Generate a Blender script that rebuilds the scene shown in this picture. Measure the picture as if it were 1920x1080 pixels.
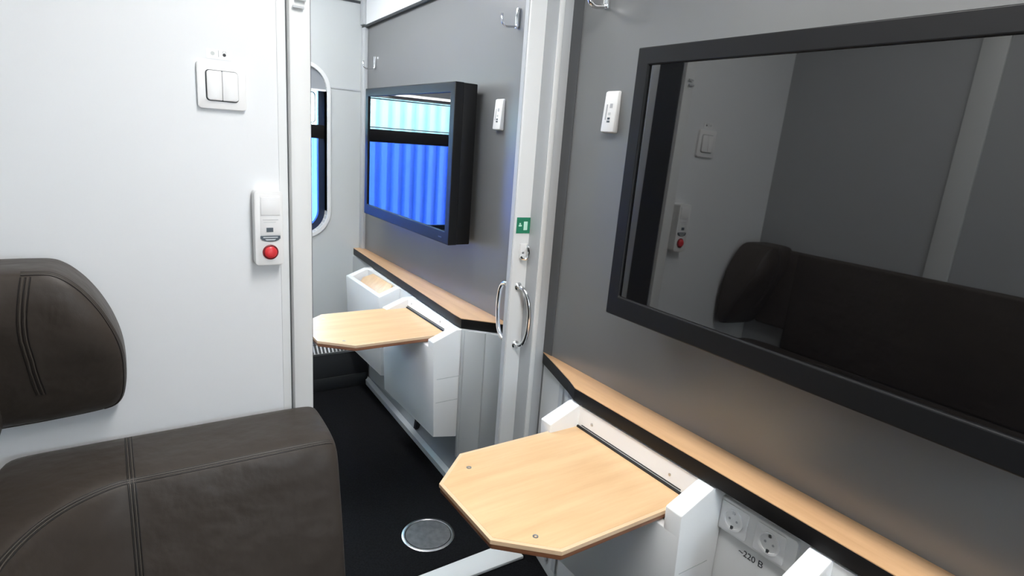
import bpy, bmesh, math, random
from mathutils import Vector, Matrix
random.seed(4)
for o in list(bpy.data.objects): bpy.data.objects.remove(o, do_unlink=True)
S = bpy.context.scene; C = S.collection
H = 1.45                                   # height of the lens above the carpet
def Z(z): return H + z                     # heights measured from the lens

# ---------------------------------------------------------------- camera, world, exposure
cam_d = bpy.data.cameras.new('camera'); cam = bpy.data.objects.new('camera', cam_d); C.objects.link(cam)
cam_d.sensor_width = 36.0; cam_d.lens = 36.0*1118.634/1920; cam_d.clip_start = 0.02
Rm = Matrix(((0.8318773, -0.07341096, 0.5500827), (-0.5502795, -0.2375719, 0.8004699), (0.07192093, -0.96859198, -0.23802722)))
cx, cy, cz = Rm.col[0], -Rm.col[1], -Rm.col[2]
M4 = Matrix((cx, cy, cz)).transposed().to_4x4(); M4.translation = (0, 0, H)
cam.matrix_world = M4
S.camera = cam
w = bpy.data.worlds.new('daylight'); S.world = w; w.use_nodes = True
bg = w.node_tree.nodes['Background']; bg.inputs[0].default_value = (0.88, 0.94, 1.0, 1); bg.inputs[1].default_value = 10.0
S.view_settings.view_transform = 'Standard'; S.view_settings.look = 'None'
S.view_settings.exposure = 0.98; S.view_settings.gamma = 1.0; S.view_settings.use_curve_mapping = False
LAMP_NEAR, LAMP_FAR, LAMP_STRIP = 14.0, 14.0, 9.0

# ---------------------------------------------------------------- materials
MT = {}
def mat(name, col, rough=0.5, metal=0.0, ior=1.5, emit=None, estr=0.0, noise=None, bump=None, coat=0.0):
    m = bpy.data.materials.new(name); m.use_nodes = True
    nt = m.node_tree; b = nt.nodes['Principled BSDF']
    b.inputs['Base Color'].default_value = (*col, 1); b.inputs['Roughness'].default_value = rough
    b.inputs['Metallic'].default_value = metal; b.inputs['IOR'].default_value = ior
    b.inputs['Coat Weight'].default_value = coat
    if emit: b.inputs['Emission Color'].default_value = (*emit, 1); b.inputs['Emission Strength'].default_value = estr
    tc = nt.nodes.new('ShaderNodeTexCoord')
    if noise:
        sc, amt = noise
        n = nt.nodes.new('ShaderNodeTexNoise'); n.inputs['Scale'].default_value = sc; n.inputs['Detail'].default_value = 5
        nt.links.new(tc.outputs['Object'], n.inputs['Vector'])
        r = nt.nodes.new('ShaderNodeValToRGB')
        r.color_ramp.elements[0].position = 0.3; r.color_ramp.elements[1].position = 0.7
        r.color_ramp.elements[0].color = (*[c*(1-amt) for c in col], 1); r.color_ramp.elements[1].color = (*[min(1, c*(1+amt)) for c in col], 1)
        nt.links.new(n.outputs['Fac'], r.inputs['Fac']); nt.links.new(r.outputs['Color'], b.inputs['Base Color'])
    if bump:
        bn = nt.nodes.new('ShaderNodeBump'); prev = None
        for sc, st in bump:
            n = nt.nodes.new('ShaderNodeTexNoise'); n.inputs['Scale'].default_value = sc; n.inputs['Detail'].default_value = 3
            nt.links.new(tc.outputs['Object'], n.inputs['Vector'])
            bn = nt.nodes.new('ShaderNodeBump'); bn.inputs['Strength'].default_value = st; bn.inputs['Distance'].default_value = 0.5/sc
            nt.links.new(n.outputs['Fac'], bn.inputs['Height'])
            if prev: nt.links.new(prev.outputs['Normal'], bn.inputs['Normal'])
            prev = bn
        nt.links.new(prev.outputs['Normal'], b.inputs['Normal'])
    MT[name] = m
    return m
mat('wall_white', (0.84, 0.855, 0.87), 0.42, bump=[(220, 0.02)])
mat('wall_pale', (0.60, 0.625, 0.62), 0.4, bump=[(200, 0.02)])
mat('wall_back_grey', (0.42, 0.44, 0.45), 0.45)
mat('laminate_grey', (0.160, 0.163, 0.166), 0.33, ior=1.95, noise=(3, 0.03), bump=[(350, 0.03)])
mat('frame_white', (0.80, 0.81, 0.805), 0.4)
mat('frame_grey', (0.52, 0.54, 0.555), 0.4)
mat('rubber_blue_cast', (0.006, 0.016, 0.045), 0.3)  # blue cast of the window light mixed into the rubber colour
mat('cassette_grey', (0.30, 0.32, 0.34), 0.4)
mat('seal_dark', (0.05, 0.055, 0.06), 0.55)
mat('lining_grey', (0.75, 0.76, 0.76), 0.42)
mat('gap_shade_grey', (0.10, 0.105, 0.11), 0.5)
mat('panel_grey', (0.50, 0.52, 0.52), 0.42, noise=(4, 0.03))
mat('plastic_white', (0.86, 0.865, 0.86), 0.35)
mat('plastic_bright', (0.9, 0.9, 0.9), 0.3)
mat('plastic_pale', (0.62, 0.66, 0.68), 0.4)
mat('black_edge', (0.006, 0.0055, 0.0055), 0.5, ior=1.35)
mat('tv_black', (0.007, 0.0073, 0.008), 0.45, ior=1.36, bump=[(500, 0.05)])
mat('tv_screen', (0.003, 0.003, 0.0035), 0.02, ior=2.1)
mat('chrome', (0.85, 0.86, 0.87), 0.09, metal=1.0)
mat('steel', (0.62, 0.63, 0.64), 0.28, metal=1.0)
mat('plate_steel', (0.25, 0.25, 0.26), 0.38, metal=0.7, noise=(40, 0.2))
mat('dark_hole', (0.01, 0.01, 0.01), 0.6)
mat('carpet', (0.0075, 0.0078, 0.009), 1.0, ior=1.2, noise=(180, 0.45), bump=[(600, 0.6), (90, 0.2)])
mat('heater_dark', (0.022, 0.024, 0.026), 0.5)
mat('duct_grey', (0.33, 0.36, 0.38), 0.35)
mat('duct_lip', (0.62, 0.65, 0.66), 0.3)
mat('red_button', (0.78, 0.045, 0.055), 0.3)
mat('red_dark', (0.25, 0.02, 0.025), 0.4)
mat('lcd_dark', (0.07, 0.09, 0.11), 0.3)
mat('sign_green', (0.02, 0.24, 0.13), 0.4)
mat('sign_mint', (0.62, 0.95, 0.8), 0.4)
mat('ink', (0.03, 0.03, 0.035), 0.6)
mat('ink_pale', (0.45, 0.46, 0.48), 0.6)
mat('leather', (0.058, 0.047, 0.039), 0.46, ior=1.4, noise=(3, 0.10), bump=[(420, 0.10), (5, 0.18), (13, 0.12)])
mat('leather_dark', (0.016, 0.013, 0.012), 0.5)
mat('thread', (0.085, 0.072, 0.06), 0.5)
mat('lamp_body', (0.8, 0.8, 0.8), 0.4)
mat('lamp_near', (1, 1, 1), 0.5, emit=(1.0, 0.985, 0.96), estr=LAMP_NEAR)
mat('lamp_far', (1, 1, 1), 0.5, emit=(0.97, 0.99, 1.0), estr=LAMP_FAR)
mat('lamp_strip', (1, 1, 1), 0.5, emit=(1, 1, 1), estr=LAMP_STRIP)
mat('rib_cyan', (0.60, 0.90, 0.92), 0.5)
mat('rib_blue', (0.05, 0.20, 0.80), 0.5)
mat('gravel', (0.25, 0.25, 0.25), 0.9, noise=(20, 0.3))
def wood(name, c1, c2, rough=0.35):
    m = bpy.data.materials.new(name); m.use_nodes = True; nt = m.node_tree; b = nt.nodes['Principled BSDF']
    tc = nt.nodes.new('ShaderNodeTexCoord'); mp = nt.nodes.new('ShaderNodeMapping')
    n = nt.nodes.new('ShaderNodeTexNoise'); n.inputs['Scale'].default_value = 6; n.inputs['Detail'].default_value = 7; n.inputs['Roughness'].default_value = 0.6
    r = nt.nodes.new('ShaderNodeValToRGB')
    r.color_ramp.elements[0].position = 0.32; r.color_ramp.elements[1].position = 0.66
    r.color_ramp.elements[0].color = (*c1, 1); r.color_ramp.elements[1].color = (*c2, 1)
    nt.links.new(tc.outputs['Object'], mp.inputs['Vector']); nt.links.new(mp.outputs['Vector'], n.inputs['Vector'])
    nt.links.new(n.outputs['Fac'], r.inputs['Fac']); nt.links.new(r.outputs['Color'], b.inputs['Base Color'])
    b.inputs['Roughness'].default_value = rough
    MT[name] = m; return mp
wood('wood_table', (0.75, 0.47, 0.245), (0.84, 0.575, 0.32)).inputs['Scale'].default_value = (0.5, 5.0, 5.0)
wood('wood_shelf', (0.62, 0.36, 0.185), (0.74, 0.46, 0.25)).inputs['Scale'].default_value = (5.0, 0.5, 5.0)
wood('wood_edge', (0.22, 0.085, 0.04), (0.33, 0.14, 0.07)).inputs['Scale'].default_value = (1, 1, 1)
wood('wood_rim', (0.80, 0.54, 0.33), (0.86, 0.62, 0.40)).inputs['Scale'].default_value = (1, 1, 1)
def glass(name, tint):
    m = bpy.data.materials.new(name); m.use_nodes = True; nt = m.node_tree; nt.nodes.clear()
    out = nt.nodes.new('ShaderNodeOutputMaterial'); mix = nt.nodes.new('ShaderNodeMixShader')
    t = nt.nodes.new('ShaderNodeBsdfTransparent'); t.inputs[0].default_value = (*tint, 1)
    g = nt.nodes.new('ShaderNodeBsdfGlossy'); g.inputs['Roughness'].default_value = 0.02
    f = nt.nodes.new('ShaderNodeFresnel'); f.inputs['IOR'].default_value = 1.5
    nt.links.new(f.outputs[0], mix.inputs[0]); nt.links.new(t.outputs[0], mix.inputs[1]); nt.links.new(g.outputs[0], mix.inputs[2])
    nt.links.new(mix.outputs[0], out.inputs[0]); MT[name] = m
glass('glass', (0.93, 0.97, 1.0))

# ---------------------------------------------------------------- mesh helpers (all in world coordinates)
class MB:
    def __init__(s): s.bm = bmesh.new()
    def _bev(s, geom, b, seg):
        if b > 0:
            es = list({e for f in geom for e in f.edges})
            bmesh.ops.bevel(s.bm, geom=es, offset=b, segments=seg, profile=0.5, affect='EDGES', clamp_overlap=True)
    def box(s, x0, x1, y0, y1, z0, z1, b=0, seg=2):
        vs = [s.bm.verts.new((x, y, z)) for x in (x0, x1) for y in (y0, y1) for z in (z0, z1)]
        idx = [(0,1,3,2),(4,6,7,5),(0,4,5,1),(2,3,7,6),(0,2,6,4),(1,5,7,3)]
        fs = [s.bm.faces.new([vs[i] for i in q]) for q in idx]
        s._bev(fs, b, seg); return s
    def prism(s, pts, ax, a0, a1, b=0, seg=2):
        def P(p, a):
            return (a, p[0], p[1]) if ax == 'x' else (p[0], a, p[1]) if ax == 'y' else (p[0], p[1], a)
        A = [s.bm.verts.new(P(p, a0)) for p in pts]; B = [s.bm.verts.new(P(p, a1)) for p in pts]
        fs = [s.bm.faces.new(A[::-1]), s.bm.faces.new(B)]
        n = len(pts)
        for i in range(n): fs.append(s.bm.faces.new([A[i], A[(i+1) % n], B[(i+1) % n], B[i]]))
        s._bev(fs, b, seg); return s
    def ring(s, outer, inner, ax, a0, a1):
        def P(p, a):
            return (a, p[0], p[1]) if ax == 'x' else (p[0], a, p[1]) if ax == 'y' else (p[0], p[1], a)
        L = [[s.bm.verts.new(P(p, a)) for p in lp] for lp in (outer, inner) for a in (a0, a1)]
        o0, o1, i0, i1 = L; n = len(outer)
        for i in range(n):
            j = (i+1) % n
            for q in ((o0[i], o0[j], o1[j], o1[i]), (i0[i], i1[i], i1[j], i0[j]), (o0[i], i0[i], i0[j], o0[j]), (o1[i], o1[j], i1[j], i1[i])):
                s.bm.faces.new(q)
        return s
    def tube(s, pts, r, n=8, cap=True):
        pts = [Vector(p) for p in pts]; rings = []
        up = Vector((0.13, 0.31, 0.94))
        for i, p in enumerate(pts):
            t = (pts[min(i+1, len(pts)-1)]-pts[max(i-1, 0)]).normalized()
            if i == 0:
                u = t.cross(up).normalized()
            else:
                u = (u - t*u.dot(t)).normalized()
            v = t.cross(u)
            rr = r[i] if isinstance(r, (list, tuple)) else r
            rings.append([s.bm.verts.new(p+(u*math.cos(a)+v*math.sin(a))*rr) for a in [2*math.pi*k/n for k in range(n)]])
        for a, b in zip(rings, rings[1:]):
            for k in range(n): s.bm.faces.new((a[k], a[(k+1) % n], b[(k+1) % n], b[k]))
        if cap: s.bm.faces.new(rings[0][::-1]); s.bm.faces.new(rings[-1])
        return s
    def lathe(s, c, axis, prof, n=32):
        c = Vector(c); ax = Vector(axis).normalized()
        u = ax.cross(Vector((0, 0, 1)) if abs(ax.z) < 0.9 else Vector((1, 0, 0))).normalized(); v = ax.cross(u)
        rings = []
        for rad, h in prof:
            rings.append([s.bm.verts.new(c+ax*h+(u*math.cos(2*math.pi*k/n)+v*math.sin(2*math.pi*k/n))*max(rad, 1e-5)) for k in range(n)])
        for a, b in zip(rings, rings[1:]):
            for k in range(n): s.bm.faces.new((a[k], a[(k+1) % n], b[(k+1) % n], b[k]))
        s.bm.faces.new(rings[0][::-1]); s.bm.faces.new(rings[-1]); return s
    def grid(s, rows, close_ends=True):
        V = [[s.bm.verts.new(p) for p in r] for r in rows]
        for a, b in zip(V, V[1:]):
            for k in range(len(a)-1): s.bm.faces.new((a[k], a[k+1], b[k+1], b[k]))
        if close_ends:
            s.bm.faces.new(V[0][::-1]); s.bm.faces.new(V[-1])
            for a, b in zip(V, V[1:]): s.bm.faces.new((a[-1], a[0], b[0], b[-1]))
        return s
def rot_about(bm, verts, c, axis, ang):
    bmesh.ops.rotate(bm, verts=verts, cent=c, matrix=Matrix.Rotation(ang, 3, axis))
def root_loc(o):
    while o.parent: o = o.parent
    return Vector(o['_base']) if '_base' in o else o.location.copy()
def build(mb, name, m, parent=None, smooth=False, angle=40, subd=0):
    bm = mb.bm; bmesh.ops.recalc_face_normals(bm, faces=bm.faces)
    if parent is None:
        xs = [v.co for v in bm.verts]
        base = Vector(((min(p.x for p in xs)+max(p.x for p in xs))/2, (min(p.y for p in xs)+max(p.y for p in xs))/2, min(p.z for p in xs)))
    else: base = root_loc(parent)
    bmesh.ops.translate(bm, verts=bm.verts, vec=-base)
    me = bpy.data.meshes.new(name); bm.to_mesh(me); bm.free()
    for p in me.polygons: p.use_smooth = True
    me.set_sharp_from_angle(angle=math.radians(180 if smooth else angle))
    me.materials.append(MT[m])
    o = bpy.data.objects.new(name, me); C.objects.link(o)
    if parent is None: o.location = base
    else: o.parent = parent
    if subd:
        md = o.modifiers.new('subdivision', 'SUBSURF'); md.levels = subd; md.render_levels = subd
    return o
def tag(o, label, cat, group=None):
    o['label'] = label; o['category'] = cat
    if group: o['group'] = group
    return o
def struct(o, label=None):
    o['kind'] = 'structure'
    if label: o['label'] = label
    return o
def thing(name, loc, label, cat, group=None):
    o = bpy.data.objects.new(name, None); C.objects.link(o); o.location = loc; o.empty_display_size = 0.05
    return tag(o, label, cat, group)
def rrect(x0, x1, y0, y1, r, n=6):
    pts = []
    for cx_, cy_, a in ((x1-r, y1-r, 0), (x0+r, y1-r, 90), (x0+r, y0+r, 180), (x1-r, y0+r, 270)):
        for k in range(n+1):
            t = math.radians(a+90*k/n); pts.append((cx_+r*math.cos(t), cy_+r*math.sin(t)))
    return pts
def text_mesh(name, body, size, loc, xdir, ydir, m, parent, thick=0.0004):
    cu = bpy.data.curves.new(name, 'FONT'); cu.body = body; cu.size = size; cu.align_x = 'CENTER'; cu.align_y = 'CENTER'; cu.extrude = thick
    t = bpy.data.objects.new(name+'_src', cu); C.objects.link(t)
    dg = bpy.context.evaluated_depsgraph_get(); me = bpy.data.meshes.new_from_object(t.evaluated_get(dg))
    bpy.data.objects.remove(t, do_unlink=True); bpy.data.curves.remove(cu)
    X = Vector(xdir).normalized(); Y = Vector(ydir).normalized(); N = X.cross(Y)
    base = root_loc(parent)
    Mx = Matrix((X, Y, N)).transposed().to_4x4(); Mx.translation = Vector(loc)-base
    me.transform(Mx); me.materials.clear(); me.materials.append(MT[m]); me.name = name
    o = bpy.data.objects.new(name, me); C.objects.link(o); o.parent = parent; return o

XL, XW, XF = -0.245, 1.20, 1.26        # left wall, near right wall, far right wall
YB, YP, YE = -0.90, 1.56, 3.47         # rear wall, partition face, far end wall
ZC = 2.40

# ---------------------------------------------------------------- setting
struct(build(MB().box(XL-0.1, XF+0.1, YB-0.1, YE+0.1, -0.06, 0.0), 'floor', 'carpet'), 'black carpet across both compartments')
struct(build(MB().box(XL-0.1, XF+0.1, YB-0.1, YE+0.1, ZC, ZC+0.06), 'ceiling', 'wall_white'))
struct(build(MB().box(XL-0.1, XL, YB-0.1, YE+0.1, 0, ZC), 'wall_left', 'wall_back_grey'))
wr = struct(build(MB().box(XW, XW+0.16, YB, 1.526, 0, ZC), 'wall_right', 'laminate_grey'), 'satin grey wall behind the large screen')
# lower lining of the near right wall, chamfered towards the door
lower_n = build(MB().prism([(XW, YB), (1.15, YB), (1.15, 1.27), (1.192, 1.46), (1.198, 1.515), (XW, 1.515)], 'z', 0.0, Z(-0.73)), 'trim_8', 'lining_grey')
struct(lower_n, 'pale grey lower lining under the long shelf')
for (p, q) in (((1.1535, 1.30), (1.158, 1.325)), ((1.168, 1.365), (1.1735, 1.39))):
    build(MB().prism([(p[0]-0.003, p[1]), (q[0]-0.003, q[1]), (q[0]+0.003, q[1]), (p[0]+0.003, p[1])], 'z', 0.05, Z(-0.735)), 'lining_strip', 'frame_grey', lower_n)
# trims and painted gap shade of the near wall next to the door pocket
t = struct(build(MB().box(1.143, 1.161, 1.52, 1.70, 0, ZC, 0.002), 'trim_1', 'frame_white'), 'white door pocket post beside the grey wall')
build(MB().box(1.1415, 1.1435, 1.524, 1.599, 0, ZC), 'post_side', 'frame_grey', t)
struct(build(MB().box(1.161, 1.21, 1.526, 1.62, 0, ZC, 0.001), 'trim_2', 'frame_grey'))
struct(build(MB().box(1.197, 1.21, 1.480, 1.526, Z(-0.69), ZC), 'gap_shade_strip', 'gap_shade_grey'))  # strip coloured dark for the shade of a gap beside the post
# white partition with the switch
wf = struct(build(MB().box(XL, 0.372, YP, YP+0.12, 0, ZC), 'wall_front', 'wall_white'), 'white partition wall with switch and call unit')
build(MB().box(0.352, 0.372, YP-0.002, YP, 0, ZC), 'edge_strip', 'frame_white', wf)
build(MB().box(0.372, 0.3755, YP+0.004, YP+0.1, 0, ZC), 'groove', 'cassette_grey', wf)
j = struct(build(MB().box(0.3755, 0.424, 1.535, 1.70, 0, ZC, 0.003), 'trim_4', 'frame_white'), 'white door jamb at the end of the partition')
build(MB().box(0.4235, 0.4285, 1.55, 1.66, 0, 2.0), 'door_seal', 'seal_dark', j)
for k in range(2):
    build(MB().box(0.382+k*0.006, 0.408+k*0.004, 1.526, 1.531, Z(0.262+k*0.017), Z(0.268+k*0.017), 0.001), 'latch_plate', 'frame_grey', j)
struct(build(MB().box(0.424, 1.143, 1.54, 1.70, 2.0, ZC), 'wall_header', 'wall_white'))
struct(build(MB().box(1.161, XF+0.1, 1.64, 1.72, 0, ZC), 'wall_partition', 'wall_pale'))
struct(build(MB().prism([(0.43, 1.545), (1.143, 1.557), (1.143, 1.463), (0.43, 1.475)], 'z', 0, 0.012, 0.003), 'trim_5', 'frame_white'), 'white threshold strip under the sliding door')

# far compartment: right wall
wfr = struct(build(MB().box(XF, XF+0.1, 1.72, YE, 0, ZC), 'wall_far_right', 'laminate_grey'), 'satin grey wall of the far compartment')
up = MB()
a0, a1 = Z(0.625), Z(0.560)
up.bm.verts.ensure_lookup_table()
V = [up.bm.verts.new(p) for p in ((XF-0.012, 1.72, a0), (XF-0.012, YE, a1), (XF-0.012, YE, ZC), (XF-0.012, 1.72, ZC), (XF+0.01, 1.72, a0), (XF+0.01, YE, a1), (XF+0.01, YE, ZC), (XF+0.01, 1.72, ZC))]
for q in ((0,1,2,3), (7,6,5,4), (0,4,5,1), (2,6,7,3), (0,3,7,4), (1,5,6,2)): up.bm.faces.new([V[i] for i in q])
build(up, 'upper_panel', 'wall_white', wfr)
build(MB().tube([(XF-0.012, 1.73, a0-0.004), (XF-0.012, YE-0.002, a1-0.004)], 0.008, 6), 'panel_trim', 'seal_dark', wfr)
build(MB().box(XF-0.022, XF, YE-0.05, YE-0.001, Z(-0.69), Z(0.552), 0.002), 'corner_post', 'frame_grey', wfr)
build(MB().box(XF-0.03, XF-0.012, YE-0.05, YE-0.001, Z(0.566), ZC, 0.002), 'corner_post', 'frame_grey', wfr)
# lower lining of the far wall
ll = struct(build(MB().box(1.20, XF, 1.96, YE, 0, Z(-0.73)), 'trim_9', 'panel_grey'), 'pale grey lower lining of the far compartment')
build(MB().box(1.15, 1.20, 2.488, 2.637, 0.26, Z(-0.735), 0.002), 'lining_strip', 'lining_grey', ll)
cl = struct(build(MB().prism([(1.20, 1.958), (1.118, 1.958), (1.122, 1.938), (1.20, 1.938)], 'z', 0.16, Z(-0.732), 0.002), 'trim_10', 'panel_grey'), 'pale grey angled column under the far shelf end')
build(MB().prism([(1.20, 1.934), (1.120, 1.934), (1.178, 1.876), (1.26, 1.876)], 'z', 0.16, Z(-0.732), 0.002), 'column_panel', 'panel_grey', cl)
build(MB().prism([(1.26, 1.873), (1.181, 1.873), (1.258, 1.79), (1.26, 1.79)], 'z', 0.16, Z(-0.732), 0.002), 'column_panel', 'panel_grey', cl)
# slanted duct along the floor
def duct(y, x):
    return [(1.24, y, 0.0), (x, y, 0.0), (x-0.004, y, 0.02), (x+0.012, y, 0.034), (x+0.030, y, 0.05), (x+0.045, y, 0.09), (1.205, y, 0.25), (1.24, y, 0.25)]
bb = struct(build(MB().grid([duct(1.96, 1.135), duct(3.17, 1.185)]), 'baseboard_right', 'duct_grey', angle=60), 'grey slanted heating duct along the far floor')
build(MB().grid([[(1.128, 1.96, 0.0), (1.126, 1.96, 0.03), (1.146, 1.96, 0.042), (1.152, 1.96, 0.0)], [(1.178, 3.17, 0.0), (1.176, 3.17, 0.03), (1.196, 3.17, 0.042), (1.20, 3.17, 0.0)]]), 'duct_lip', 'duct_lip', bb)
build(MB().prism([(1.165, 0.045), (1.20, 0.045), (1.20, 0.26), (1.192, 0.26)], 'y', 2.44, 2.462), 'bracket', 'heater_dark', bb)

# end walls with rounded window openings (far compartment, and an added one behind the photographer)
def end_wall(name, ya, yb, x0, x1, opening, m):
    wx0, wx1, wz0, wz1, wrad = opening
    e = MB().box(x0, wx0, ya, yb, 0, ZC).box(wx1, x1, ya, yb, 0, ZC).box(wx0, wx1, ya, yb, 0, wz0).box(wx0, wx1, ya, yb, wz1, ZC)
    for sx, sz, c_ in ((wx0, wz0, (1, 1)), (wx1, wz0, (-1, 1)), (wx0, wz1, (1, -1)), (wx1, wz1, (-1, -1))):
        ccx, ccz = sx+c_[0]*wrad, sz+c_[1]*wrad
        arc = [(ccx-c_[0]*wrad*math.cos(t_), ccz-c_[1]*wrad*math.sin(t_)) for t_ in [math.pi/2*k/8 for k in range(9)]]
        e.prism([(sx, sz)]+arc, 'y', ya, yb)
    return struct(build(e, name, m))
def window(name, y, s_, opening, label):
    wx0, wx1, wz0, wz1, wrad = opening
    win = struct(thing(name, ((wx0+wx1)/2, y, wz0), label, 'window')); del win['category']
    def Y(a, b): return tuple(sorted((y+s_*a, y+s_*b)))
    build(MB().ring(rrect(wx0-0.02, wx1+0.02, wz0-0.02, wz1+0.02, wrad+0.02, 10), rrect(wx0, wx1, wz0, wz1, wrad, 10), 'y', *Y(-0.008, 0.09)), 'window_frame', 'frame_white', win)
    build(MB().ring(rrect(wx0, wx1, wz0, wz1, wrad, 10), rrect(wx0+0.035, wx1-0.035, wz0+0.03, wz1-0.03, wrad-0.03, 10), 'y', *Y(0.045, 0.075)), 'rubber_seal', 'rubber_blue_cast', win)
    build(MB().box(wx0+0.005, wx1-0.005, *Y(0.03, 0.078), Z(-0.062), Z(0.012), 0.004), 'transom', 'black_edge', win)
    arcp = [p for p in rrect(wx0, wx1, wz0, wz1, wrad, 10) if p[1] > Z(0.19)]
    build(MB().prism([(wx0, Z(0.195))]+[p for p in reversed(arcp)]+[(wx1, Z(0.195))], 'y', *Y(0.012, 0.04)), 'blind_cassette', 'cassette_grey', win)
    build(MB().box(wx0+0.004, wx1-0.004, *Y(0.004, 0.02), Z(0.193), Z(0.203)), 'blind_bar', 'plastic_bright', win)
    build(MB().ring(rrect(wx0+0.03, wx1-0.05, Z(0.02), Z(0.19), 0.02, 4), rrect(wx0+0.036, wx1-0.056, Z(0.026), Z(0.184), 0.016, 4), 'y', *Y(0.04, 0.05)), 'vent_frame', 'frame_grey', win)
    build(MB().box(wx0+0.02, wx1-0.02, *Y(0.055, 0.06), Z(0.012), Z(0.30)), 'pane', 'glass', win)
    build(MB().box(wx0+0.02, wx1-0.02, *Y(0.055, 0.06), wz0+0.015, Z(-0.062)), 'pane', 'glass', win)
OP1 = (0.03, 1.045, Z(-0.60), Z(0.325), 0.13)
we = end_wall('wall_far_end', YE, YE+0.1, XL-0.1, XF+0.1, OP1, 'wall_pale'); we['label'] = 'pale end wall of the far compartment around the window'
build(MB().box(OP1[1]+0.022, XF-0.02, YE-0.0035, YE, Z(0.214), Z(0.222)), 'seam_strip', 'frame_grey', we)
build(MB().box(0.9, XF-0.02, YE-0.006, YE, Z(0.676), Z(0.688)), 'seam_strip', 'seal_dark', we)
window('window_1', YE, 1, OP1, 'rounded compartment window with transom bar and dark rubber seal')
OP_FILL = (0.42, 0.92, Z(-0.42), Z(0.325), 0.13)  # unseen opening, added and sized to throw daylight on camera-facing surfaces
end_wall('wall_rear', YB-0.1, YB, XL-0.1, XF+0.1, OP_FILL, 'wall_pale')
window('fill_window', YB, -1, OP_FILL, 'unseen rounded rear window added for daylight fill')

# outside the window
struct(build(MB().box(-6, 7, -8, 12, -1.2, -1.1), 'ground', 'gravel'))
ow = thing('ribbed_wall', (0.6, 4.55, -1.1), 'ribbed wall outside the window, white cyan above and blue below', 'wall')
for i in range(46):
    x = -1.6+i*0.1
    pr = [(x, 4.6), (x+0.015, 4.6), (x+0.032, 4.565), (x+0.068, 4.565), (x+0.085, 4.6), (x+0.1, 4.6), (x+0.1, 4.63), (x, 4.63)]
    build(MB().prism(pr, 'z', -1.1, Z(-0.03)), 'lower_panel', 'rib_blue', ow)
    build(MB().prism(pr, 'z', Z(-0.03), Z(0.75)), 'upper_panel', 'rib_cyan', ow)

# heater under the far window
ht = thing('floor_heater', (0.5, 3.3, 0), 'dark heater box with slatted metal grille under the window', 'heater')
build(MB().box(XL+0.01, 1.19, 3.165, YE-0.005, 0, Z(-1.235), 0.006), 'casing', 'heater_dark', ht)
build(MB().box(XL+0.01, 1.185, 3.158, 3.17, 0.0, 0.075, 0.003), 'kick_plate', 'heater_dark', ht)
build(MB().prism([(3.168, Z(-1.237)), (3.168, Z(-1.23)), (3.25, Z(-1.145)), (3.26, Z(-1.145)), (3.26, Z(-1.237))], 'x', XL+0.01, 1.18), 'grille_back', 'heater_dark', ht)
g = build(MB().box(XL+0.01, 1.18, 3.25, 3.262, Z(-1.146), Z(-1.138)).box(XL+0.01, 1.18, 3.162, 3.17, Z(-1.236), Z(-1.226)).box(XL+0.01, 1.18, 3.205, 3.213, Z(-1.192), Z(-1.184)), 'grille_rail', 'steel', ht)
for i in range(17):
    x = 0.84+i*0.0205
    build(MB().prism([(3.164, Z(-1.23)), (3.25, Z(-1.141)), (3.254, Z(-1.145)), (3.168, Z(-1.234))], 'x', x, x+0.008), 'slat', 'steel', ht)

# ---------------------------------------------------------------- lamps
def ceiling_lamp(x, y, m, label, L=1.3, W=0.26):
    o = thing('ceiling_lamp', (x, y, ZC), label, 'lamp', None)
    build(MB().ring(rrect(x-W/2-0.02, x+W/2+0.02, y-L/2-0.02, y+L/2+0.02, 0.02, 3), rrect(x-W/2, x+W/2, y-L/2, y+L/2, 0.012, 3), 'z', ZC-0.035, ZC), 'lamp_frame', 'lamp_body', o)
    build(MB().box(x-W/2, x+W/2, y-L/2, y+L/2, ZC-0.028, ZC-0.005), 'diffuser', m, o)
ceiling_lamp(0.5, 0.35, 'lamp_near', 'long ceiling lamp panel above the brown sofa compartment')
ceiling_lamp(0.5, 2.55, 'lamp_far', 'long ceiling lamp panel in the compartment with the window')
sl = thing('strip_lamp', (0.46, YE, Z(0.207)), 'slim white strip lamp across the top of the far window', 'lamp')
build(MB().box(0.07, 0.86, YE-0.016, YE+0.011, Z(0.207), Z(0.226), 0.003), 'lamp_body', 'lamp_body', sl)
build(MB().box(0.09, 0.84, YE-0.019, YE-0.012, Z(0.212), Z(0.221), 0.001), 'diffuser', 'lamp_strip', sl)

# ---------------------------------------------------------------- sliding door leaf
d = struct(build(MB().box(1.094, 1.22, 1.600, 1.632, 0.012, 1.99, 0.003), 'door_1', 'frame_white'), 'white sliding door leaf pushed back into its pocket')
build(MB().box(1.0915, 1.095, 1.608, 1.626, 0.02, 1.98), 'edge_seal', 'frame_grey', d)
sg = build(MB().prism([(1.0985, Z(-0.288)), (1.1515, Z(-0.289)), (1.1515, Z(-0.237)), (1.0985, Z(-0.236))], 'y', 1.5985, 1.6003), 'exit_sign', 'sign_green', d); sg['label'] = 'small green exit sign with pale door symbol'
build(MB().box(1.126, 1.1405, 1.5978, 1.5988, Z(-0.278), Z(-0.250)), 'door_symbol', 'sign_mint', sg)
for bx_ in ((1.1065, 1.118, -0.2655, -0.2605), (1.104, 1.1135, -0.272, -0.268), (1.109, 1.114, -0.2595, -0.2545), (1.105, 1.11, -0.283, -0.279), (1.103, 1.145, -0.2455, -0.2435)):
    build(MB().box(bx_[0], bx_[1], 1.5979, 1.5988, Z(bx_[2]), Z(bx_[3])), 'figure_symbol', 'sign_mint' if bx_[3] > -0.264 and bx_[3] < -0.25 else 'sign_green', sg)
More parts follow.
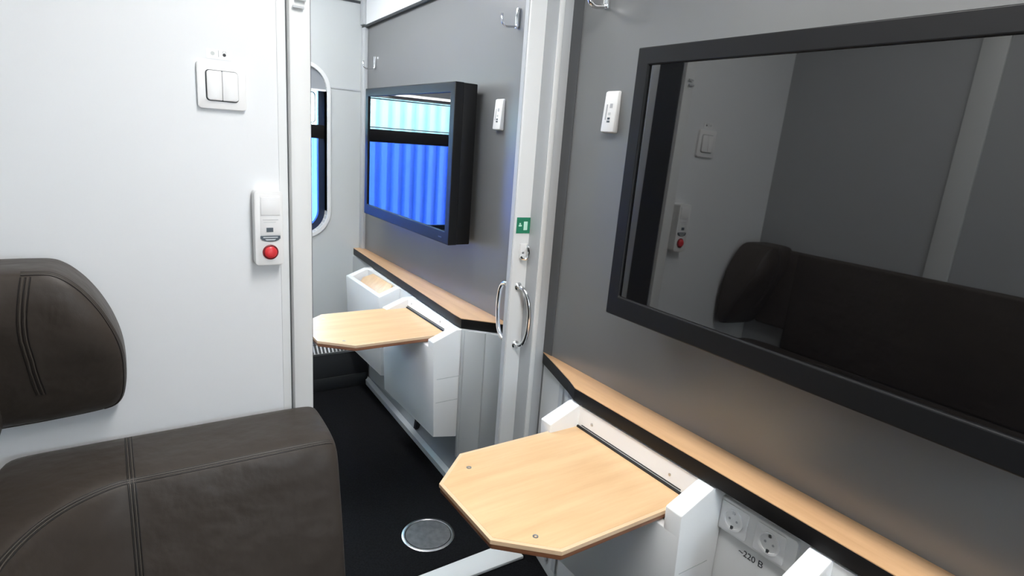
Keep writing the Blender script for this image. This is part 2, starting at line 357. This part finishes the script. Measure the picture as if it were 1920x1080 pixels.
lk = build(MB().box(1.116, 1.146, 1.592, 1.6005, Z(-0.372), Z(-0.322), 0.004), 'lock_plate', 'plastic_white', d)
build(MB().tube([(1.143, 1.593, Z(-0.328)), (1.1425, 1.584, Z(-0.335)), (1.1415, 1.580, Z(-0.352)), (1.139, 1.580, Z(-0.366)), (1.132, 1.582, Z(-0.372)), (1.122, 1.586, Z(-0.371)), (1.118, 1.590, Z(-0.364))], 0.0045, 8), 'latch_hook', 'chrome', lk)
build(MB().lathe((1.127, 1.592, Z(-0.352)), (0, -1, 0), [(0.004, 0), (0.003, 0.002)], 12), 'screw', 'steel', lk)
def loop(y0, sgn, x0, dep):
    pts = []
    for k in range(21):
        t_ = math.pi*k/20
        pts.append((x0+0.006*k/20+0.012*math.sin(t_), y0+sgn*dep*(math.sin(t_))**0.6 - (0.004*sgn if k in (0, 20) else 0), Z(-0.467-0.205*(0.5-0.5*math.cos(t_)))))
    h = build(MB().tube(pts, 0.0075, 10), 'handle', 'chrome', d, smooth=True)
    for zz, xx in ((-0.467, x0), (-0.672, x0+0.006)):
        build(MB().lathe((xx, y0, Z(zz)), (0, sgn, 0), [(0.014, 0), (0.014, 0.004), (0.010, 0.008)], 16), 'handle_rosette', 'chrome', h)
loop(1.600, -1, 1.122, 0.058); loop(1.632, 1, 1.110, 0.085)
d.location.y -= 0.015; d.location.x -= 0.010

# ---------------------------------------------------------------- shelves
def shelf(pts, label, lbl_base):
    o = thing('wall_shelf', lbl_base, label, 'shelf')
    build(MB().prism(pts, 'z', Z(-0.7295), Z(-0.6925), 0.001), 'shelf_board', 'black_edge', o)['label'] = 'black front edge of the shelf'
    c0 = [(p[0]+(0.001 if p[0] < 1.19 else 0), p[1]) for p in pts]
    build(MB().prism(c0, 'z', Z(-0.6925), Z(-0.690), 0.0005), 'shelf_top', 'wood_shelf', o)
    return o
s1 = shelf([(XW, YB+0.01), (1.099, YB+0.01), (1.099, 1.235), (1.122, 1.292), (1.165, 1.425), (1.195, 1.522), (XW, 1.522)], 'long beech shelf with black edge under the large screen', (1.15, 0.3, Z(-0.7295)))
shelf([(XF, YE-0.012), (1.20, YE-0.012), (1.118, 2.02), (1.118, 1.963), (1.222, 1.862), (XF, 1.80)], 'beech shelf with black edge below the window-lit screen', (1.2, 2.7, Z(-0.7295)))

# ---------------------------------------------------------------- televisions
def tv(xf, y0, y1, z0, z1, xwall, label, tilt=0.0):
    o = thing('television', (xf+0.05, (y0+y1)/2, Z(z0)), label, 'television')
    out = [(y0, Z(z0)), (y1, Z(z0)), (y1, Z(z1)), (y0, Z(z1))]
    inn = [(y0+0.038, Z(z0+0.052)), (y1-0.038, Z(z0+0.052)), (y1-0.038, Z(z1-0.040)), (y0+0.038, Z(z1-0.040))]
    bz = build(MB().ring(out, inn, 'x', xf-0.004, xf+0.035), 'bezel', 'tv_black', o)
    md = bz.modifiers.new('bevel', 'BEVEL'); md.width = 0.003; md.segments = 2
    build(MB().box(xf+0.003, xf+0.03, y0+0.03, y1-0.03, Z(z0+0.045), Z(z1-0.033)), 'screen', 'tv_screen', o)
    build(MB().box(xf+0.030, xf+0.096, y0+0.001, y1-0.001, Z(z0+0.001), Z(z1-0.001), 0.004), 'back_case', 'tv_black', o)
    build(MB().box(xf+0.09, xwall-0.014, y0+0.2, y1-0.2, Z(z0+0.15), Z(z1-0.15), 0.003), 'wall_bracket', 'tv_black', o)
    build(MB().box(xf-0.0052, xf-0.0035, y0+0.06, y0+0.09, Z(z0+0.022), Z(z0+0.026)), 'status_light', 'lcd_dark', o)
    o.rotation_euler.y = math.radians(-tilt)
    return o
tv(1.064, 0.10, 1.103, -0.417, 0.236, XW, 'large black television in near compartment with dark screen', -1.0)
tv(1.137, 2.131, 3.103, -0.43, 0.208, XF, 'black television reflecting the blue window on its screen')

# ---------------------------------------------------------------- fold-out tables in their wall pockets
def table_unit(y0, y1, xb, label, opened, zt=-0.80, ty0=0, ty1=0, ext=0.495, dx=0.0):
    o = thing('fold_out_table', (1.1, (y0+y1)/2, Z(-1.2)), label, 'table')
    h = MB()
    side = [(xb, Z(-0.733)), (1.098, Z(-0.735)), (0.998, Z(-0.775)), (1.017, Z(-1.18)), (1.115, Z(-1.2)), (xb, Z(-1.2))]
    tk = 0.048; zf = (zt-0.026) if opened else -0.768
    h.prism(side, 'y', y0, y0+tk, 0.004); h.prism(side, 'y', y1-tk, y1, 0.004)
    h.prism([(0.998+(-0.775-zf)*0.047, Z(zf-0.004)), (1.02, Z(zf)), (1.036, Z(-1.18)), (1.017, Z(-1.18))], 'y', y0+0.004, y1-0.004, 0.003)      # front
    h.prism([(1.017, Z(-1.165)), (1.115, Z(-1.185)), (1.115, Z(-1.2)), (1.017, Z(-1.18))], 'y', y0+0.004, y1-0.004)               # bottom
    h.prism([(1.105, Z(-0.738)), (xb, Z(-0.735)), (xb, Z(-1.19)), (1.125, Z(-1.19))], 'y', y0+0.004, y1-0.004)                   # back
    hs = build(h, 'housing', 'plastic_white', o)
    for zz in (-0.93, -1.03):
        build(MB().box(1.02, 1.118, y0-0.0006, y0+0.002, Z(zz-0.002), Z(zz)), 'joint_line', 'panel_grey', hs)
        build(MB().prism([(1.0035+(abs(zz)-0.775)*0.047-0.0008, Z(zz-0.002)), (1.0075+(abs(zz)-0.775)*0.047, Z(zz-0.002)), (1.0075+(abs(zz)-0.775)*0.047, Z(zz)), (1.0035+(abs(zz)-0.775)*0.047-0.0008, Z(zz))], 'y', y0+0.02, y1-0.12), 'joint_line', 'panel_grey', hs)
    if opened:
        xh = 1.097; xo = xh-ext; ch = 0.11; cv = 0.10
        out = [(xh, ty1), (xo+ch, ty1), (xo, ty1-cv), (xo, ty0+cv), (xo+ch, ty0), (xh, ty0)]
        def inset(p, dd):
            return [(xh, ty1-dd), (xo+ch+dd*0.4, ty1-dd), (xo+dd, ty1-cv-dd*0.4), (xo+dd, ty0+cv+dd*0.4), (xo+ch+dd*0.4, ty0+dd), (xh, ty0+dd)]
        tp = build(MB().prism(inset(out, 0.009), 'z', Z(zt)-0.012, Z(zt)), 'tabletop', 'wood_table', o)
        build(MB().ring(out, inset(out, 0.009), 'z', Z(zt)-0.010, Z(zt)-0.0005), 'light_rim', 'wood_rim', tp)
        build(MB().prism(inset(out, 0.002), 'z', Z(zt)-0.024, Z(zt)-0.010, 0.004), 'dark_edge', 'wood_edge', tp)
        for px, py in ((xo+0.098, ty1-0.07), (xo+0.09, ty0+0.065)):
            build(MB().lathe((px, py, Z(zt)-0.001), (0, 0, 1), [(0.0065, 0), (0.0065, 0.0016), (0.004, 0.0018), (0.002, 0.0008)], 16), 'screw', 'steel', tp)
        hg = build(MB().prism([(1.096, Z(zt)-0.02), (1.128, Z(zt)-0.02), (1.128, Z(-0.735)), (1.1045, Z(-0.737)), (1.1005, Z(zt)+0.004)], 'y', y0+0.03, y1-0.03), 'hinge_strip', 'plastic_bright', o)
        build(MB().tube([(1.0985, ty0+0.015, Z(zt)+0.002), (1.0985, ty1-0.015, Z(zt)+0.002)], 0.0042, 8), 'hinge_rod', 'dark_hole', hg)
        build(MB().tube([(1.1008, ty0+0.03, Z(zt)+0.010), (1.1008, ty1-0.03, Z(zt)+0.010)], 0.0015, 6), 'hinge_groove', 'dark_hole', hg)
        for py in (ty0+0.07, ty1-0.07):
            build(MB().lathe((1.1025, py, Z(zt)+0.03), (-1, 0, 0.07), [(0.004, 0), (0.004, 0.0015), (0.002, 0.002)], 12), 'screw', 'steel', hg)
    else:
        a = y0+0.06; b = y1-0.05
        pan = MB().prism([(a, Z(-1.12)), (b, Z(-1.12)), (b, Z(-0.90)), (b-0.09, Z(-0.85)), (a+0.13, Z(-0.85)), (a, Z(-0.90))], 'x', 1.062, 1.080, 0.002)
        rot_about(pan.bm, pan.bm.verts, (1.07, 0, Z(-1.12)), 'Y', math.radians(-2.0))
        tp = build(pan, 'tabletop', 'wood_table', o); tp['label'] = 'beech tabletop folded down inside the pocket'
        build(MB().lathe((1.062, y1-0.16, Z(-0.87)), (-1, 0, 0), [(0.007, 0), (0.006, 0.003)], 12), 'screw', 'steel', tp)
        lf = MB().prism([(a, -0.045), (b-0.06, -0.045), (b-0.03, 0.01), (b-0.09, 0.055), (a+0.03, 0.055), (a, 0.03)], 'x', 0, 0.012, 0.002)
        rot_about(lf.bm, lf.bm.verts, (0, 0, 0), 'Y', math.radians(48)); bmesh.ops.translate(lf.bm, verts=lf.bm.verts, vec=(1.058, 0, Z(-0.776)))
        build(lf, 'folding_leaf', 'wood_table', tp)
        for q in range(2):
            build(MB().lathe((1.03+q*0.018, y1-0.026, Z(-0.79-q*0.006)), (0, -1, 0), [(0.005, 0), (0.004, 0.003)], 12), 'screw', 'heater_dark', hs)
    o.location.x += dx
    return o
table_unit(0.727, 1.255, 1.15, 'beech fold-out table lowered under the large dark television', True, -0.80, 0.787, 1.220)
table_unit(-0.03, 0.50, 1.15, 'white pocket of the folded table beside the double socket', False)
table_unit(1.960, 2.485, 1.20, 'beech fold-out table lowered below the window-lit television', True, -0.775, 2.04, 2.465, 0.49)
table_unit(2.640, 3.125, 1.155, 'white pocket with folded table near the slatted heater', False, dx=0.045)

# ---------------------------------------------------------------- sockets and lettering
so = thing('double_socket', (1.15, 0.64, Z(-0.85)), 'white double wall socket under the long shelf', 'socket')
pl = build(MB().prism(rrect(0.538, 0.742, Z(-0.846), Z(-0.765), 0.008, 4), 'x', 1.139, 1.1502, 0.002), 'cover_plate', 'plastic_white', so)
for yc in (0.690, 0.598):
    k = build(MB().prism(rrect(yc-0.036, yc+0.036, Z(-0.840), Z(-0.771), 0.006, 4), 'x', 1.1365, 1.1395, 0.001), 'socket', 'plastic_bright', so)
    zc = Z(-0.8055)
    build(MB().ring([(yc+0.026*math.cos(t_), zc+0.026*math.sin(t_)) for t_ in [2*math.pi*i/28 for i in range(28)]], [(yc+0.021*math.cos(t_), zc+0.021*math.sin(t_)) for t_ in [2*math.pi*i/28 for i in range(28)]], 'x', 1.1335, 1.1368), 'socket_ring', 'plastic_bright', k)
    build(MB().lathe((1.1368, yc, zc), (-1, 0, 0), [(0.0215, 0), (0.0215, 0.0004)], 28), 'socket_well', 'plastic_white', k)
    for dy in (-0.0095, 0.0095):
        build(MB().lathe((1.1366, yc+dy, zc), (-1, 0, 0), [(0.0028, 0), (0.0028, 0.0009)], 12), 'pin_hole', 'ink_pale', k)
    for dz in (-0.019, 0.019):
        build(MB().box(1.1335, 1.1366, yc-0.003, yc+0.003, zc+dz-0.004, zc+dz+0.004), 'earth_clip', 'seal_dark' if dz < 0 else 'steel', k)
text_mesh('voltage_print', '~220 В', 0.021, (1.1495, 0.640, Z(-0.877)), (0, -1, 0), (0, 0, 1), 'ink', lower_n)

# ---------------------------------------------------------------- light switch
sw = thing('light_switch', (0.23, YP, Z(0.022)), 'white double rocker light switch on the white partition', 'switch')
build(MB().prism(rrect(0.180, 0.281, Z(0.023), Z(0.124), 0.008, 4), 'y', YP-0.010, YP, 0.003), 'cover_plate', 'plastic_bright', sw)
build(MB().prism(rrect(0.1965, 0.2645, Z(0.040), Z(0.107), 0.008, 4), 'y', YP-0.0104, YP-0.009), 'gap', 'seal_dark', sw)
build(MB().prism([(0.199, Z(0.046)), (0.203, Z(0.042)), (0.2300, Z(0.042)), (0.2300, Z(0.1055)), (0.203, Z(0.1055)), (0.199, Z(0.1015))], 'y', YP-0.0165, YP-0.009, 0.002), 'rocker', 'plastic_bright', sw)
build(MB().prism([(0.2306, Z(0.042)), (0.259, Z(0.042)), (0.2635, Z(0.046)), (0.2635, Z(0.1015)), (0.259, Z(0.1055)), (0.2306, Z(0.1055))], 'y', YP-0.0165, YP-0.009, 0.002), 'rocker', 'plastic_bright', sw)
pg = build(MB().prism(rrect(0.2020, 0.2540, Z(0.131), Z(0.152), 0.003, 3), 'y', YP-0.0012, YP, 0), 'lamp_symbols', 'plastic_bright', wf)
build(MB().lathe((0.239, YP-0.001, Z(0.1415)), (0, -1, 0), [(0.0035, 0), (0.0035, 0.0008)], 14), 'dot_symbol', 'ink', pg)
build(MB().lathe((0.215, YP-0.001, Z(0.1425)), (0, -1, 0), [(0.0042, 0), (0.0042, 0.0006)], 14), 'dot_symbol', 'wall_pale', pg)
build(MB().box(0.2265, 0.2275, YP-0.0018, YP-0.001, Z(0.136), Z(0.150)), 'line_symbol', 'ink_pale', pg)
for sx in (-1, 1):
    build(MB().prism([(0.239+sx*0.001, Z(0.150)), (0.239+sx*0.0016, Z(0.150)), (0.239+sx*0.0045, Z(0.1455)), (0.239+sx*0.0036, Z(0.1455))], 'y', YP-0.0018, YP-0.001), 'line_symbol', 'ink_pale', pg)

# ---------------------------------------------------------------- call unit
cu = thing('call_unit', (0.319, YP, Z(-0.34)), 'white wall call unit with red button beside the door jamb', 'call button')
build(MB().prism(rrect(0.286, 0.3515, Z(-0.340), Z(-0.158), 0.008, 4), 'y', YP-0.034, YP, 0.005), 'housing', 'plastic_white', cu)
pn = build(MB().prism(rrect(0.2985, 0.3455, Z(-0.265), Z(-0.168), 0.004, 3), 'y', YP-0.0352, YP-0.033, 0.0005), 'label_panel', 'plastic_bright', cu)
build(MB().box(0.300, 0.344, YP-0.037, YP-0.034, Z(-0.216), Z(-0.172), 0.001), 'cover_flap', 'plastic_bright', pn)
build(MB().box(0.304, 0.340, YP-0.0358, YP-0.035, Z(-0.2275), Z(-0.2265)), 'printed_line', 'ink_pale', pn)
build(MB().box(0.306, 0.334, YP-0.0358, YP-0.035, Z(-0.2335), Z(-0.2325)), 'printed_line', 'wall_pale', pn)
build(MB().box(0.312, 0.3275, YP-0.0362, YP-0.035, Z(-0.257), Z(-0.2465)), 'display', 'lcd_dark', pn)
cr = [(0.298, Z(-0.2665)), (0.344, Z(-0.2665)), (0.344, Z(-0.274))]+[(0.321+0.021*math.cos(t_), Z(-0.274)-0.0065*math.sin(t_)) for t_ in [math.pi*k/10 for k in range(11)]]+[(0.298, Z(-0.274))]
sp = build(MB().prism(cr, 'y', YP-0.036, YP-0.0335), 'speaker_grille', 'lcd_dark', cu)
build(MB().prism([(0.308, Z(-0.2745)), (0.334, Z(-0.2745)), (0.330, Z(-0.2775)), (0.312, Z(-0.2775))], 'y', YP-0.0366, YP-0.0358), 'speaker_mesh', 'plastic_pale', sp)
build(MB().box(0.304, 0.338, YP-0.0366, YP-0.0358, Z(-0.2715), Z(-0.2690)), 'speaker_mesh', 'plastic_pale', sp)
rb = build(MB().lathe((0.3205, YP-0.033, Z(-0.307)), (0, -1, 0), [(0.0185, 0), (0.0185, 0.0025), (0.0165, 0.0035), (0.0160, 0.0015)], 28), 'button_ring', 'red_dark', cu)
build(MB().lathe((0.3205, YP-0.034, Z(-0.307)), (0, -1, 0), [(0.0145, 0), (0.0145, 0.006), (0.012, 0.0085), (0.006, 0.0092)], 28), 'red_button', 'red_button', rb)

# ---------------------------------------------------------------- wall controllers
def controller(xw, yc, zc, label):
    o = thing('wall_controller', (xw, yc, Z(zc-0.06)), label, 'remote')
    build(MB().prism([(xw, Z(zc-0.058)), (xw-0.020, Z(zc-0.055)), (xw-0.012, Z(zc+0.055)), (xw, Z(zc+0.058))], 'y', yc-0.0265, yc+0.0265, 0.004), 'housing', 'plastic_white', o)
    def face(y0, y1, z0, z1, m, nm):
        def xx(z): return xw-0.016+0.008*(z/0.11)
        build(MB().prism([(xx(z0)-0.001, Z(zc+z0)), (xx(z0)+0.003, Z(zc+z0)), (xx(z1)+0.003, Z(zc+z1)), (xx(z1)-0.001, Z(zc+z1))], 'y', yc+y0, yc+y1), nm, m, o)
    face(0.010, 0.0135, -0.022, 0.020, 'ink_pale', 'slider_slot')
    face(-0.010, 0.000, 0.010, 0.022, 'ink_pale', 'button'); face(-0.006, 0.003, -0.009, -0.002, 'wall_pale', 'button')
    face(-0.006, 0.003, -0.021, -0.0155, 'lcd_dark', 'button'); face(-0.007, 0.004, -0.029, -0.024, 'lcd_dark', 'button')
controller(XW, 1.307, 0.100, 'white wall controller between door post and large television')
controller(XF, 1.993, 0.095, 'white wall controller beside the window-lit television')

# ---------------------------------------------------------------- coat hooks
def hook(xw, y, z, label, big=1.0):
    o = thing('coat_hook', (xw, y, Z(z)), label, 'hook', 'chrome coat hooks on the grey walls')
    build(MB().box(xw-0.012, xw, y-0.008*big, y+0.008*big, Z(z), Z(z+0.068), 0.003), 'hook_plate', 'chrome', o)
    pts = [(xw-0.006, y, Z(z+0.012)), (xw-0.02, y, Z(z+0.004))]+[(xw-0.045-0.025*math.sin(t_)+0.0, y, Z(z+0.018)-0.018*math.cos(t_)) for t_ in [math.pi/2*k/6 for k in range(-2, 7)]]+[(xw-0.071, y, Z(z+0.04))]
    build(MB().tube(pts, 0.0045*big, 8), 'hook_arm', 'chrome', o, smooth=True)
hook(XF, 1.915, 0.392, 'chrome coat hook above wall controller by the sliding door')
hook(XF, 3.30, 0.325, 'chrome coat hook above the window-lit television, by the corner')
hook(XW, 1.375, 0.377, 'chrome coat hook above the controller beside the large television', 1.35)

# ---------------------------------------------------------------- floor hatch
fh = thing('floor_hatch', (0.9, 1.742, 0), 'round metal floor cover with bright rim in black carpet', 'floor cover')
build(MB().lathe((0.9, 1.742, 0), (0, 0, 1), [(0.098, 0), (0.098, 0.003), (0.094, 0.005), (0.088, 0.005), (0.086, 0.003)], 56), 'rim', 'steel', fh)
build(MB().lathe((0.9, 1.742, 0.001), (0, 0, 1), [(0.083, 0), (0.083, 0.003)], 56), 'cover_plate', 'plate_steel', fh)
build(MB().lathe((0.9, 1.742, 0.0005), (0, 0, 1), [(0.0865, 0), (0.0865, 0.0027)], 56), 'rim_gap', 'dark_hole', fh)

# ---------------------------------------------------------------- sofa
sf = thing('corner_sofa', (0.1, 0.3, 0), 'dark brown leather corner sofa with stitched seams', 'sofa')
TOP = Z(-0.733)
# stations: front edge, back edge, outward normal, drop at the end
st = [((0.428, 1.335), (0.428, 1.535), (0, -1), 0.055), ((0.424, 1.325), (0.432, 1.545), (0, -1), 0.022), ((0.412, 1.322), (0.424, 1.548), (0, -1), 0.006), ((0.39, 1.321), (0.40, 1.55), (0, -1), 0.001), ((0.30, 1.322), (0.30, 1.55), (0, -1), 0), ((0.15, 1.324), (0.15, 1.55), (0, -1), 0), ((0.02, 1.327), (0.02, 1.55), (0, -1), 0), ((-0.005, 1.327), (-0.005, 1.55), (0, -1), 0),
      ((-0.03, 1.325), (-0.04, 1.55), (0.1, -1), 0), ((-0.07, 1.308), (-0.09, 1.55), (0.45, -1), 0), ((-0.112, 1.278), (-0.15, 1.55), (0.7, -1), 0), ((-0.150, 1.235), (-0.20, 1.55), (0.9, -0.9), 0), ((-0.183, 1.175), (-0.24, 1.54), (1, -0.6), 0), ((-0.205, 1.10), (-0.24, 1.35), (1, -0.2), 0), ((-0.212, 0.95), (-0.24, 1.0), (1, 0), 0), ((-0.212, 0.4), (-0.24, 0.4), (1, 0), 0), ((-0.212, YB+0.02), (-0.24, YB+0.02), (1, 0), 0)]
def section(s_):
    (fx, fy), (bx_, by), (nx, ny), dr = s_
    n = Vector((nx, ny, 0)).normalized(); F = Vector((fx, fy, 0)); B = Vector((bx_, by, 0)); D = (F-B); L = D.length; Du = D/L
    t_ = TOP-dr
    q = [B+Vector((0, 0, 0.12)), B+Vector((0, 0, t_-0.012)), B+Du*min(0.012, L*0.2)+Vector((0, 0, t_)), B+D*0.5+Vector((0, 0, t_+0.006)), F-Du*min(0.03, L*0.3)+Vector((0, 0, t_+0.002)), F-Du*min(0.008, L*0.1)+Vector((0, 0, t_-0.008)), F+n*0.004+Vector((0, 0, t_-0.026)),
         F+n*0.022+Vector((0, 0, t_-0.10)), F+n*0.045+Vector((0, 0, t_-0.20)), F+n*0.065+Vector((0, 0, t_-0.32)), F+n*0.085+Vector((0, 0, 0.26)), F+n*0.08+Vector((0, 0, 0.12))]
    return q
secs = [section(s_) for s_ in st]
from mathutils.bvhtree import BVHTree
def surface(o):                                    # closest-point lookup on the smooth surface of a finished part
    dg = bpy.context.evaluated_depsgraph_get(); ev = o.evaluated_get(dg); me = ev.to_mesh()
    base = root_loc(o); tr = BVHTree.FromPolygons([v.co+base for v in me.vertices], [tuple(p.vertices) for p in me.polygons])
    ev.to_mesh_clear(); return tr
def smooth_path(pts, n=4):
    out = []
    for i in range(len(pts)-1):
        p0, p1, p2, p3 = pts[max(i-1, 0)], pts[i], pts[i+1], pts[min(i+2, len(pts)-1)]
        for k in range(n):
            u = k/n
            out.append(0.5*((2*p1)+(p2-p0)*u+(2*p0-5*p1+4*p2-p3)*u*u+(3*p1-p0-3*p2+p3)*u**3))
    out.append(pts[-1]); return out
def seams(tr, pts, side, n=5):                     # a sewn double seam: dark joint with a thread line on either side
    pts = smooth_path(pts, n); side = Vector(side)
    for k, (off, m, r) in enumerate(((-1, 'leather_dark', 0.0013), (0, 'leather_dark', 0.0013), (1, 'leather_dark', 0.0013), (-0.5, 'thread', 0.0014), (0.5, 'thread', 0.0014))):
        q = []
        for p in pts:
            hit = tr.find_nearest(p+side*off)
            q.append(hit[0]+hit[1]*0.0002)
        build(MB().tube(q, r, 6), 'seam', m, sf)
lb = build(MB().grid(secs), 'lower_backrest', 'leather', sf, smooth=True, subd=2)
tr = surface(lb)
seams(tr, [q[5] for q in secs[2:15]], (0, 0.0, 0.0075))
cs = section(((-0.005, 1.327), (-0.005, 1.55), (0, -1), 0))
seams(tr, [cs[2].lerp(cs[3], 0.1), cs[3], cs[4], cs[5], cs[6], cs[7], cs[8], cs[9], cs[10]], (0.0065, 0, 0))
# seat and plinth
build(MB().box(-0.235, 0.40, YB+0.02, 1.235, 0.20, 0.38, 0.04, 4), 'seat', 'leather', sf, smooth=True)
build(MB().box(-0.235, 0.37, YB+0.02, 1.50, 0.0, 0.21, 0.005), 'plinth', 'leather_dark', sf)
# upper backrest: wing on the white partition and long roll on the left wall
prof = [(-0.243, -0.300), (-0.241, -0.300), (-0.15, -0.300), (-0.115, -0.301), (-0.10, -0.304), (-0.08, -0.316), (-0.055, -0.342), (-0.032, -0.378), (-0.013, -0.42), (0.000, -0.465), (0.0055, -0.505), (0.005, -0.560), (0.001, -0.602), (-0.006, -0.632), (-0.020, -0.651), (-0.042, -0.658), (-0.12, -0.664), (-0.22, -0.667), (-0.241, -0.667), (-0.243, -0.667)]
cxm, czm = -0.12, -0.46
wrw = []
for y, sc in ((1.552, 0.98), (1.53, 1.0), (1.46, 1.0), (1.425, 0.995), (1.408, 0.975), (1.400, 0.94), (1.392, 0.80), (1.388, 0.45)):
    r_ = []
    for (px, pz) in prof:
        X_ = cxm+(px-cxm)*sc if px > -0.24 else px
        zz = czm+(pz-czm)*sc
        back = 0.118*max(0.0, (-0.40-zz)/0.26)**1.3 if y < 1.5 else 0.0
        r_.append(Vector((X_, min(y+back, 1.535 if y < 1.5 else y), Z(zz))))
    wrw.append(r_)
wg = build(MB().grid(wrw), 'upper_backrest_wing', 'leather', sf, smooth=True, subd=2)
tw = surface(wg)
seams(tw, [p+Vector((0, -0.004, 0)) for p in wrw[4][2:16]], (0, 0.006, 0), 3)
seams(tw, [Vector((-0.142, 1.40, Z(-0.312))), Vector((-0.148, 1.38, Z(-0.345))), Vector((-0.155, 1.38, Z(-0.40))), Vector((-0.157, 1.38, Z(-0.46))), Vector((-0.152, 1.39, Z(-0.53))), Vector((-0.146, 1.41, Z(-0.60)))], (0.0075, 0, 0))
build(MB().box(-0.244, -0.214, YB+0.02, 1.36, Z(-0.735), Z(-0.315), 0.014, 4), 'upper_backrest', 'leather', sf, smooth=True)
build(MB().box(-0.244, -0.216, 1.34, 1.50, Z(-0.650), Z(-0.315), 0.012, 4), 'corner_backrest', 'leather', sf, smooth=True)
# wall pillar behind the sofa
struct(build(MB().box(XL, XL+0.012, 0.825, 0.90, 0, ZC, 0.002), 'trim_7', 'wall_pale'))
